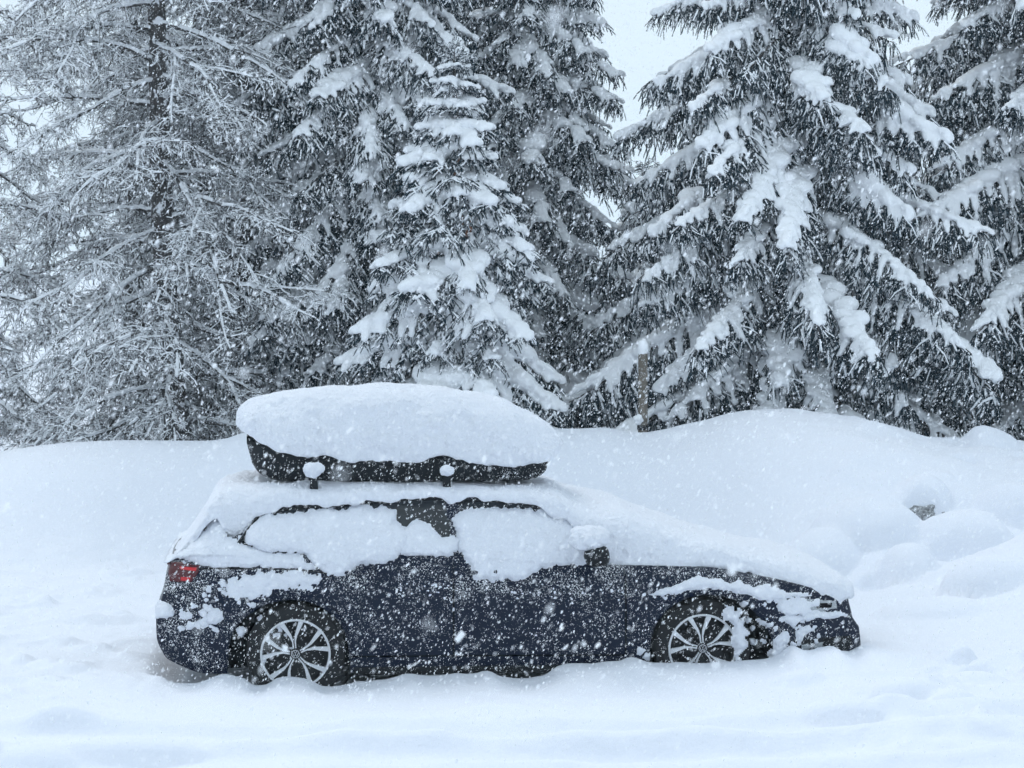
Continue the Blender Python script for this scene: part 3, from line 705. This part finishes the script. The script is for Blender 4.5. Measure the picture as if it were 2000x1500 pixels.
def blobs_mesh(name, C, R, D, mat, voxel=.02, smooth=3):
    """snow pillow: many overlapping ellipsoids fused into one skin"""
    global _ico
    if _ico is None:
        bm = bmesh.new(); bmesh.ops.create_icosphere(bm, subdivisions=2, radius=1); bm.verts.ensure_lookup_table()
        _ico = (np.array([v.co[:] for v in bm.verts]), np.array([[v.index for v in f.verts] for f in bm.faces])); bm.free()
    iv, jf = _ico; C, R, D = map(np.asarray, (C, R, D))
    u = unit(D); a = unit(np.cross(u, np.array([[0,0,1.]])+1e-3*u)); b = np.cross(a, u); b = np.where(b[:,2:3] < 0, -b, b)
    V = C[:,None] + iv[None,:,0:1]*R[:,None,0:1]*u[:,None] + iv[None,:,1:2]*R[:,None,1:2]*a[:,None] + iv[None,:,2:3]*R[:,None,2:3]*b[:,None]
    F = (jf[None] + (np.arange(len(C))*len(iv))[:,None,None]).reshape(-1, 3)
    me = mesh_np(name, V.reshape(-1, 3), F, mat)
    o = bpy.data.objects.new('tmp', me); COL.objects.link(o)
    r = o.modifiers.new('r', 'REMESH'); r.mode = 'VOXEL'; r.voxel_size = voxel; r.use_smooth_shade = True
    s = o.modifiers.new('s', 'SMOOTH'); s.factor = .5; s.iterations = smooth
    dg = bpy.context.evaluated_depsgraph_get(); me2 = bpy.data.meshes.new_from_object(o.evaluated_get(dg)); me2.name = name
    bpy.data.objects.remove(o); bpy.data.meshes.remove(me)
    me2.materials.clear(); me2.materials.append(mat); me2.polygons.foreach_set('use_smooth', [True]*len(me2.polygons))
    return me2
def spruce_bough(seed, L, a0, a1, width, hang, load):
    """a bough that leaves the trunk along +x and bends down under its snow"""
    rg = np.random.default_rng(seed); n = 26; s = np.linspace(0, 1, n)
    ang = a0 + (a1-a0)*np.sin(np.clip(s*1.15, 0, 1)*pi/2) + .25*np.clip((s-.8)/.2, 0, 1)**2*rg.uniform(-.5, 1)
    yaw = np.cumsum(rg.normal(0, .025, n)); ds = L/(n-1)
    ax = np.zeros((n, 3)); ax[1:] = np.cumsum(np.stack([np.cos(ang)*np.cos(yaw), np.cos(ang)*np.sin(yaw), np.sin(ang)], -1)[1:]*ds, 0)
    axp = lambda q: np.stack([np.interp(q, s, ax[:,k]) for k in range(3)], -1)
    tang = unit(np.gradient(ax, axis=0)); tgp = lambda q: unit(np.stack([np.interp(q, s, tang[:,k]) for k in range(3)], -1))
    P0, P1, lat = [], [], []
    nl = max(5, int(L/.085))
    for q in np.linspace(.10, .97, nl):
        for sd in (-1, 1):
            qq = min(.99, q+rg.uniform(-.02, .02)); base = axp(qq); t = tgp(qq)
            side = unit(np.array([-t[1], t[0], 0.]))*sd
            prof = (np.sin(min(1, qq/.38)*pi/2)**.7)*(1-qq)**.62*1.35+.05
            ll = max(.06, width*prof*rg.uniform(.65, 1.15)); fw = rg.uniform(.55, 1.05)
            d = unit(t*fw + side + np.array([0, 0, rg.uniform(-.45, .05)-hang*.25]))
            m = max(2, int(ll/.06)); pts = [base]
            for k in range(m):
                d = unit(d + np.array([0, 0, -.09-.10*hang])); pts.append(pts[-1]+d*ll/m)
            pts = np.array(pts); lat.append((qq, pts)); P0.append(pts[:-1]); P1.append(pts[1:])
            ns = max(2, int(ll/.030))                 # side twigs, many of them hanging
            for k in range(ns):
                f = rg.uniform(.08, 1.0)*m; i = min(m-1, int(f)); p = pts[i]+(pts[i+1]-pts[i])*(f-i); dd = unit(pts[i+1]-pts[i])
                sd2 = unit(np.cross(dd, (0, 0, 1.)))*rg.choice((-1, 1))
                e = unit(dd*rg.uniform(.4, 1) + sd2*rg.uniform(.3, 1) + np.array([0, 0, -rg.uniform(0, 1)*(.35+1.6*hang)]))
                sl = rg.uniform(.06, .15)*(1+.9*hang); mid = p+e*sl*.55; end = mid+unit(e+np.array([0, 0, -.5*hang-.1]))*sl*.45
                P0.append(np.array([p, mid])); P1.append(np.array([mid, end]))
    P0, P1 = np.concatenate(P0), np.concatenate(P1)
    geo = [(*needle_tris(P0, P1, 150, .021, .0065, rg), 0)]
    geo.append((*twig_tubes(P0, P1, np.full(len(P0), .006), np.full(len(P0), .0045)), 0))
    geo.append((*twig_tubes(ax[:-1], ax[1:], (.022*L/2+.006)*(1-s[:-1]*.85), (.022*L/2+.006)*(1-s[1:]*.85), 5), 1))
    # thin snow caught on the upper side of single twigs
    k = rg.random(len(P0)) < .52
    up = np.array([0, 0, .009]); q0, q1 = P0[k]+up, P1[k]+up; rr = rg.uniform(.007, .014, len(q0))
    horiz = 1-np.abs(unit(q1-q0)[:,2]); keep = rg.random(len(q0)) < horiz+.25
    q0, q1, rr = q0[keep], q1[keep], rr[keep]
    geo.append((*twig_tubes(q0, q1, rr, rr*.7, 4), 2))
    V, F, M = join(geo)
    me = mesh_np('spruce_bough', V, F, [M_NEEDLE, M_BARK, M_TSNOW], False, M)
    # the snow load
    C, R, D = [], [], []
    qa = rg.uniform(.12, .25)
    gap = rg.uniform(.3, .8); gw = rg.uniform(-.05, .07)
    for q in np.arange(qa, .97, .042/max(L, .5)):
        if abs(q-gap) < gw: continue
        prof = (np.sin(min(1, q/.4)*pi/2))*(1-q)**.45+.12; th = load*(.75+.35*fbm(np.array([q*L*2.2]), np.array([seed*1.3]), 0, 1.5, 2, 5)[0]+.25)
        r = max(.018, (.052+.070*width)*prof*max(.35, th)*rg.uniform(.62, 1.3)); off = rg.normal(0, .5*r)
        C.append(axp(q)+np.array([0, off, r*.34])); R.append((r*1.1, r*1.05, r*.68)); D.append(tgp(q))
    for q, pts in lat:
        if rg.random() > min(.72, .5*load+.15) or abs(q-gap) < gw: continue
        ll = np.linalg.norm(pts[-1]-pts[0]); cov = rg.uniform(.35, .95)
        for f in np.arange(0, cov, .022/ll):
            g = f*(len(pts)-1); i = min(len(pts)-2, int(g)); p = pts[i]+(pts[i+1]-pts[i])*(g-i)
            r = (.040*load+.012)*(1-.6*f)*rg.uniform(.55, 1.3)
            C.append(p+np.array([0, 0, r*.45])); R.append((r*1.2, r*.95, r*.62)); D.append(pts[i+1]-pts[i])
    if len(C) < 3: C += [axp(.5)]*3; R += [(.05,.05,.03)]*3; D += [tgp(.5)]*3
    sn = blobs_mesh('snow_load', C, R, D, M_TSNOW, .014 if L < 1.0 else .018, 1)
    return me, sn
LENS = (.45, .8, 1.25, 1.8, 2.5)
SP = {}
k = 0
for style, (hang, load, a0, a1) in {'hanging': (1.0, 1.2, .10, -.41), 'level': (.6, 1.2, .12, -.42), 'young': (.28, 1.5, .14, -.36)}.items():
    for L in LENS:
        if style == 'young' and L > 1.3: continue
        for v in range(3):
            k += 1; r = random.Random(k)
            SP[style, L, v] = spruce_bough(100+k, L, a0+r.uniform(-.12, .12), a1+r.uniform(-.16, .16), (1.25 if style == 'young' else 1)*min(.52, .15+.20*L)*r.uniform(.85, 1.15), hang*r.uniform(.8, 1.2), load*r.uniform(.75, 1.25))
def trunk_mesh(name, H, r0, lean, mat, seed, n=10):
    zz = np.concatenate([np.linspace(-1.4, 0, 4), np.linspace(.3, H, 22)[0:]]); V = []
    for z in zz:
        f = np.clip(z/H, 0, 1); r = r0*(1-f)**.85+.008 + (.25*r0*np.exp(-max(z, 0)*3))
        for k in range(n):
            q = 2*pi*k/n; rr = r*(1+.10*float(vnoise(np.array(cos(q)*2), np.array(sin(q)*2), np.array(z*2.), seed)))
            V.append((rr*cos(q)+lean[0]*z+.03*sin(z*1.1+seed), rr*sin(q)+lean[1]*z+.03*cos(z*.9+seed), z))
    return mesh_np(name, np.array(V), grid_faces(len(zz), n, True), mat)
def tree_root(name, px, Y, label, cat, group=None):
    X = at(px, 750, Y)[0]; z = gh(X, Y)
    o = bpy.data.objects.new(name, None); COL.objects.link(o); o.location = (X, Y, z); tag(o, label, cat, group); return o
def spruce(px, Y, H, R, style, label, seed, tier=.34, per=7, p=.78, start=.2, lean=(0, 0), droop=0.0, snow_p=.95):
    root = tree_root('spruce_tree', px, Y, label, 'tree', 'snow-laden spruces behind the bank'); rg = random.Random(seed)
    link('trunk', trunk_mesh('trunk', H, .035+.018*H, lean, M_BARK, seed), root)
    hs_ = []; h = start; az0 = rg.uniform(0, 6.28)
    while h < H-.15:                                      # whorls: tiers of boughs with air between them
        f = h/H; nb = max(4, round(per*(1-.35*f))); az0 += rg.uniform(.3, .8)
        for q in range(nb): hs_.append((h+rg.uniform(-.05, .05)*(1-f), az0+2*pi*q/nb+rg.uniform(-.22, .22)))
        if rg.random() < .8: hs_.append((h+tier*.5, rg.uniform(0, 6.28)))
        h += tier*(1-.45*f)*rg.uniform(.88, 1.12)
    for h, az in hs_:
        if h > H-.1: continue
        f = h/H; L = R*((1-f)**p)*rg.uniform(.82, 1.12)+.10
        if sin(az) < -.6 and h < 1.7: L *= .55+.25*h/1.7        # the lowest boughs towards the bank were clipped by the plough
        nom = min([l for l in LENS if (style, l, 0) in SP], key=lambda l: abs(math.log(L/l)))
        me, sn = SP[style, nom, rg.randrange(3)]; k = L/nom
        pitch = -(.42*f**2) + .16*(1-f) + droop + rg.uniform(-.09, .09)
        kk = k if k < 1.25 else 1.25+(k-1.25)*.6
        b = link('bough', me, root, (lean[0]*h, lean[1]*h, h), (rg.uniform(-.12, .12), pitch, az), (k, kk*rg.uniform(.9, 1.1), kk*rg.uniform(.9, 1.1)))
        if rg.random() < snow_p: link('snow_load', sn, b, None, None, (1, rg.uniform(.9, 1.1), rg.uniform(.8, 1.15)))
    for j in range(5):                                    # leading shoot
        me, sn = SP[style, LENS[0], j % 3]
        b = link('bough', me, root, (lean[0]*H, lean[1]*H, H-.18+.02*j), (0, -1.0-.1*j, j*1.26), (.55, .5, .5))
    return root
A = spruce(1535, 9.2, 9.6, 3.45, 'hanging', 'broad tall spruce right of centre with long drooping snowy boughs', 1, .36, 8, 1.28, droop=.07)
B = spruce(2070, 10.2, 10.5, 3.3, 'hanging', 'spruce cut by the right edge of the picture', 2, .38, 8, .68, droop=.06)
C = spruce(1038, 11.4, 9.6, 1.75, 'level', 'tall spruce behind the small young spruce, left of the open sky', 3, .34, 7, .80, droop=.10)
D = spruce(725, 9.8, 11.0, 2.0, 'level', 'tall dark spruce between the bare larches and the young spruce', 4, .36, 7, .55, droop=.12)
Ey = spruce(888, 7.7, 4.15, 1.5, 'young', 'small young spruce heavy with snow pillows above the roof box', 5, .35, 7, .9, droop=.05)
G1 = spruce(1265, 14.5, 3.3, 1.3, 'level', 'shorter distant spruce in the gap between the two tall spruces', 6, .34, 6, .75)
G2 = spruce(585, 14.0, 11.5, 2.1, 'level', 'distant spruce showing behind the larch branches', 7, .40, 6, .7)
G3 = spruce(880, 15.0, 11.0, 1.8, 'level', 'distant tall spruce directly behind the young spruce', 8, .40, 6, .7)
G4 = spruce(1825, 15.5, 3.2, 1.5, 'hanging', 'distant spruce filling the gap beside the right-hand spruce', 9, .36, 6, .72)
# cones hanging in the young spruce and the broad one
bm = bmesh.new(); bmesh.ops.create_icosphere(bm, subdivisions=2, radius=1)
for v in bm.verts:
    t = (v.co.z+1)/2; v.co.x *= .016*(.75+.5*sin(pi*min(1, t*1.05)))*(1+.12*sin(v.co.z*19)); v.co.y *= .016*(.75+.5*sin(pi*min(1, t*1.05)))*(1+.12*sin(v.co.z*19)); v.co.z = (v.co.z-1)*.055
cone_me = bpy.data.meshes.new('cone'); bm.to_mesh(cone_me); bm.free(); cone_me.materials.append(M_CONE)
rg = random.Random(3)
for root, hs_, rr in ((Ey, (2.1, 3.2), .42), (A, (5.2, 7.4), .8)):
    for _ in range(16):
        a = rg.uniform(-2.6, -.5); h = rg.uniform(*hs_); r = rr*rg.uniform(.5, 1)
        link('cone', cone_me, root, (r*cos(a), r*sin(a), h), (rg.uniform(-.2, .2), rg.uniform(-.2, .2), 0), (1, 1, rg.uniform(.8, 1.2)))

# larches: bare, a haze of fine twigs each carrying its own line of snow
def larch_bough(seed, L):
    rg = np.random.default_rng(seed); P0, P1, R0, lev = [], [], [], []
    def grow(p, d, ln, n, r, wob, grav, level):
        pts = [p]
        for k in range(n):
            d = unit(d + rg.normal(0, wob, 3) + np.array([0, 0, grav])); pts.append(pts[-1]+d*ln/n)
        pts = np.array(pts); P0.append(pts[:-1]); P1.append(pts[1:]); R0.append(r*(1-np.linspace(0, .8, n))); lev.append(np.full(n, level)); return pts
    def along(pts, f):
        g = f*(len(pts)-1); i = min(len(pts)-2, int(g)); return pts[i]+(pts[i+1]-pts[i])*(g-i), unit(pts[i+1]-pts[i])
    main = grow(np.zeros(3), unit(np.array([1, 0, rg.uniform(-.1, .25)])), L, 14, .010+.006*L, .07, rg.uniform(-.07, -.02), 0)
    mains = [main]
    for _ in range(2):                                    # a fork or two
        p, d = along(main, rg.uniform(.25, .6)); mains.append(grow(p, unit(d+np.array([0, rg.choice((-1, 1))*rg.uniform(.4, .8), rg.uniform(-.2, .25)])), L*rg.uniform(.4, .6), 9, .009, .08, -.04, 0))
    for mn in mains:
        Lm = np.linalg.norm(np.diff(mn, axis=0), axis=1).sum()
        for _ in range(int(Lm/.050)):
            f = rg.uniform(.06, 1); p, d = along(mn, f); sd = unit(np.cross(d, (0, 0, 1.)))*rg.choice((-1, 1))
            e = unit(d*rg.uniform(.2, .9)+sd*rg.uniform(.3, 1)+np.array([0, 0, rg.uniform(-.8, .45)])); ln = rg.uniform(.12, .45)*(1.1-.5*f)
            sec = grow(p, e, ln, 5, .0042, .16, -.10, 1)
            for _ in range(int(ln/.036)):
                q, dd = along(sec, rg.uniform(.1, 1)); g = unit(dd*.6+rg.normal(0, .6, 3)+np.array([0, 0, -.25])); grow(q, g, rg.uniform(.04, .15), 2, .0026, .2, -.12, 2)
    P0, P1, R0, lev = np.concatenate(P0), np.concatenate(P1), np.concatenate(R0), np.concatenate(lev)
    R0 = np.maximum(R0, np.where(lev == 0, .004, .0024))
    geo = [(*twig_tubes(P0, P1, R0, R0*.9, 3), 0)]
    hz = 1-np.abs(unit(P1-P0)[:,2]); k = rg.random(len(P0)) < np.where(lev == 0, .97, .80)*(.35+.75*hz)
    rs = np.where(lev == 0, R0*.9+.010, np.where(lev == 1, .0074, .0049))[k]*rg.uniform(.7, 1.35, k.sum())
    up = np.zeros((k.sum(), 3)); up[:,2] = R0[k]+rs*.55
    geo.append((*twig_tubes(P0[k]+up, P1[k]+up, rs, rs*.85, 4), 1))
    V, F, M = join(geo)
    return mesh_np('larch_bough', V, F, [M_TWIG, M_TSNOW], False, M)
LB = {(L, v): larch_bough(500+int(L*10)*7+v, L) for L in (.9, 1.6, 2.4) for v in range(3)}
def larch(px, Y, H, R, label, seed, lean=(0, 0), step=.075, start=.3, r0=None):
    root = tree_root('larch_tree', px, Y, label, 'tree', 'bare larches behind the left bank'); rg = random.Random(seed)
    link('trunk', trunk_mesh('trunk', H, r0 or .03+.010*H, lean, M_LBARK, seed), root)
    h = start; az = rg.uniform(0, 6)
    while h < H-.2:
        f = h/H; L = R*min(1, 1.25*(1-f))**.6*rg.uniform(.6, 1.12)+.25; az += 2.39996+rg.uniform(-.4, .4)
        nom = min((.9, 1.6, 2.4), key=lambda l: abs(math.log(L/l))); k = L/nom
        link('bough', LB[nom, rg.randrange(3)], root, (lean[0]*h, lean[1]*h, h), (rg.uniform(-.5, .5), rg.uniform(-.25, .30)-.25*f, az), (k, k, k))
        h += step*rg.uniform(.7, 1.3)
    return root
larch(345, 9.0, 12.5, 2.3, 'tall larch with the clearest dark trunk, leaning slightly left', 21, (-.045, 0), .088, r0=.14)
larch(-40, 9.6, 6.2, 2.1, 'larch at the left edge of the picture', 22, (.0, 0), .14)
larch(262, 11.8, 12.0, 2.3, 'larch with a thin straight trunk just left of the clearest larch', 23, (.0, 0), .16)
larch(480, 10.8, 11.5, 2.0, 'larch standing beside the tall dark spruce', 24, (.01, 0), .115)
larch(395, 13.5, 12.5, 2.2, 'distant larch behind and right of the clearest larch', 26, (0, 0), .19)

# ------------------------------------------------------------------ marker post behind the bank
c = at(1255, 846, 7.35); top_z = at(1255, 690, 7.35)[2]; zb_ = gh(c[0], 7.35)-.3
post = bpy.data.objects.new('wooden_post', None); COL.objects.link(post); post.location = (c[0], 7.35, zb_)
tag(post, 'weathered wooden post with snow on top behind the bank', 'post')
ph = top_z-zb_
MB().tube([(0,0,0), (.004,0,ph*.5), (0,0,ph)], [.052,.050,.048], 12).obj('shaft', M_WOOD, post, True)
MB().tube([(0,0,ph*.32), (0,0,ph*.36)], [.056,.056], 12).obj('band', M_RIMDARK, post, True)
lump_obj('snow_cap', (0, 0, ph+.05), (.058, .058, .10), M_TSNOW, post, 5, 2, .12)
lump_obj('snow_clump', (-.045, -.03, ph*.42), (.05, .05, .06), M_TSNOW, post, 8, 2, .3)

# ------------------------------------------------------------------ gritty ice laid bare in the hollow of the bank
x_, y_, z_ = hit(1806, 1002)
m = simple('gritty_ice', (.30, .31, .32), .9, var=.55, vscale=38)
o = lump_obj('gritty_ice', (0, 0, 0), (.15, .10, .055), m, None, 44, 3, .45, 3.0); o.location = (x_, y_+.02, z_+.005); o.rotation_euler = (.5, 0, 0)
tag(o, 'small patch of grey gritty ice bared in a hollow of the right bank', 'ice')

# ------------------------------------------------------------------ falling snow: irregular flakes through the air in front of and among the trees
rg = np.random.default_rng(77)
NF = 320000
u_ = rg.random(NF*3); dist = 3.4 + (27.5-3.4)*u_**.55
dist[:260] = rg.uniform(1.0, 3.4, 260)
y = CAM[1] + dist; x = rg.uniform(-1, 1, NF*3)*(.35+.27*dist)
z = CAM[2]-.02*dist + rg.uniform(-1, 1, NF*3)*(.25+.205*dist)
ok = (z > .2) & (z < 8.5); x, y, z = x[ok][:NF], y[ok][:NF], z[ok][:NF]; n = len(x)
r = np.exp(rg.normal(math.log(.0026), .42, n)); r[:200] *= 1.1
tv = np.array([(-1,-.15,0),(.1,-.75,.1),(.95,.2,0),(-.05,.8,-.1),(0,.1,-.9),(.15,-.1,.9)]); tf = np.array([(0,1,2),(0,2,3),(0,4,2),(0,2,5)])   # two crossing ragged plates
qr = rg.normal(size=(n, 4)); qr /= np.linalg.norm(qr, axis=1, keepdims=True); a_, b_, c_, d_ = qr.T
Rm = np.stack([1-2*(c_*c_+d_*d_), 2*(b_*c_-a_*d_), 2*(b_*d_+a_*c_), 2*(b_*c_+a_*d_), 1-2*(b_*b_+d_*d_), 2*(c_*d_-a_*b_), 2*(b_*d_-a_*c_), 2*(c_*d_+a_*b_), 1-2*(b_*b_+c_*c_)], -1).reshape(n, 3, 3)
O = np.einsum('nij,kj->nki', Rm, tv)*np.array([.85, .85, 1.45])      # ragged clots, a little longer along the slanting fall
O[:,:,0] += O[:,:,2]*(.42+.15*rg.normal(size=n))[:,None]
V = O*r[:,None,None] + np.stack([x, y, z], -1)[:,None]
F = (tf[None] + (np.arange(n)*6)[:,None,None]).reshape(-1, 3)
M_FLAKE = bpy.data.materials.new('snowflake'); M_FLAKE.use_nodes = True; N = M_FLAKE.node_tree.nodes; N.clear()
fo, fm, fd, ft = (N.new('ShaderNode'+k) for k in ('OutputMaterial', 'MixShader', 'BsdfDiffuse', 'BsdfTranslucent'))
fd.inputs[0].default_value = ft.inputs[0].default_value = (.90, .92, .95, 1); fm.inputs[0].default_value = .5
for a_, b_ in ((fd.outputs[0], fm.inputs[1]), (ft.outputs[0], fm.inputs[2]), (fm.outputs[0], fo.inputs[0])): M_FLAKE.node_tree.links.new(a_, b_)
fl = link('falling_snow', mesh_np('falling_snow', V.reshape(-1, 3), F, M_FLAKE, False))
tag(fl, 'snowflakes falling thickly through the air', 'snow', kind='stuff')

# ------------------------------------------------------------------ snowy air
hz_m = bpy.data.materials.new('snowy_air'); hz_m.use_nodes = True; N = hz_m.node_tree.nodes; N.clear()
o_ = N.new('ShaderNodeOutputMaterial'); pv = N.new('ShaderNodeVolumePrincipled')
pv.inputs['Color'].default_value = (.78, .92, 1, 1); pv.inputs['Density'].default_value = .0010; pv.inputs['Anisotropy'].default_value = .2
hz_m.node_tree.links.new(pv.outputs[0], o_.inputs['Volume'])
hz = MB().box((0, 100, 7), (470, 330, 16.5)).obj('haze', hz_m); hz['kind'] = 'stuff'
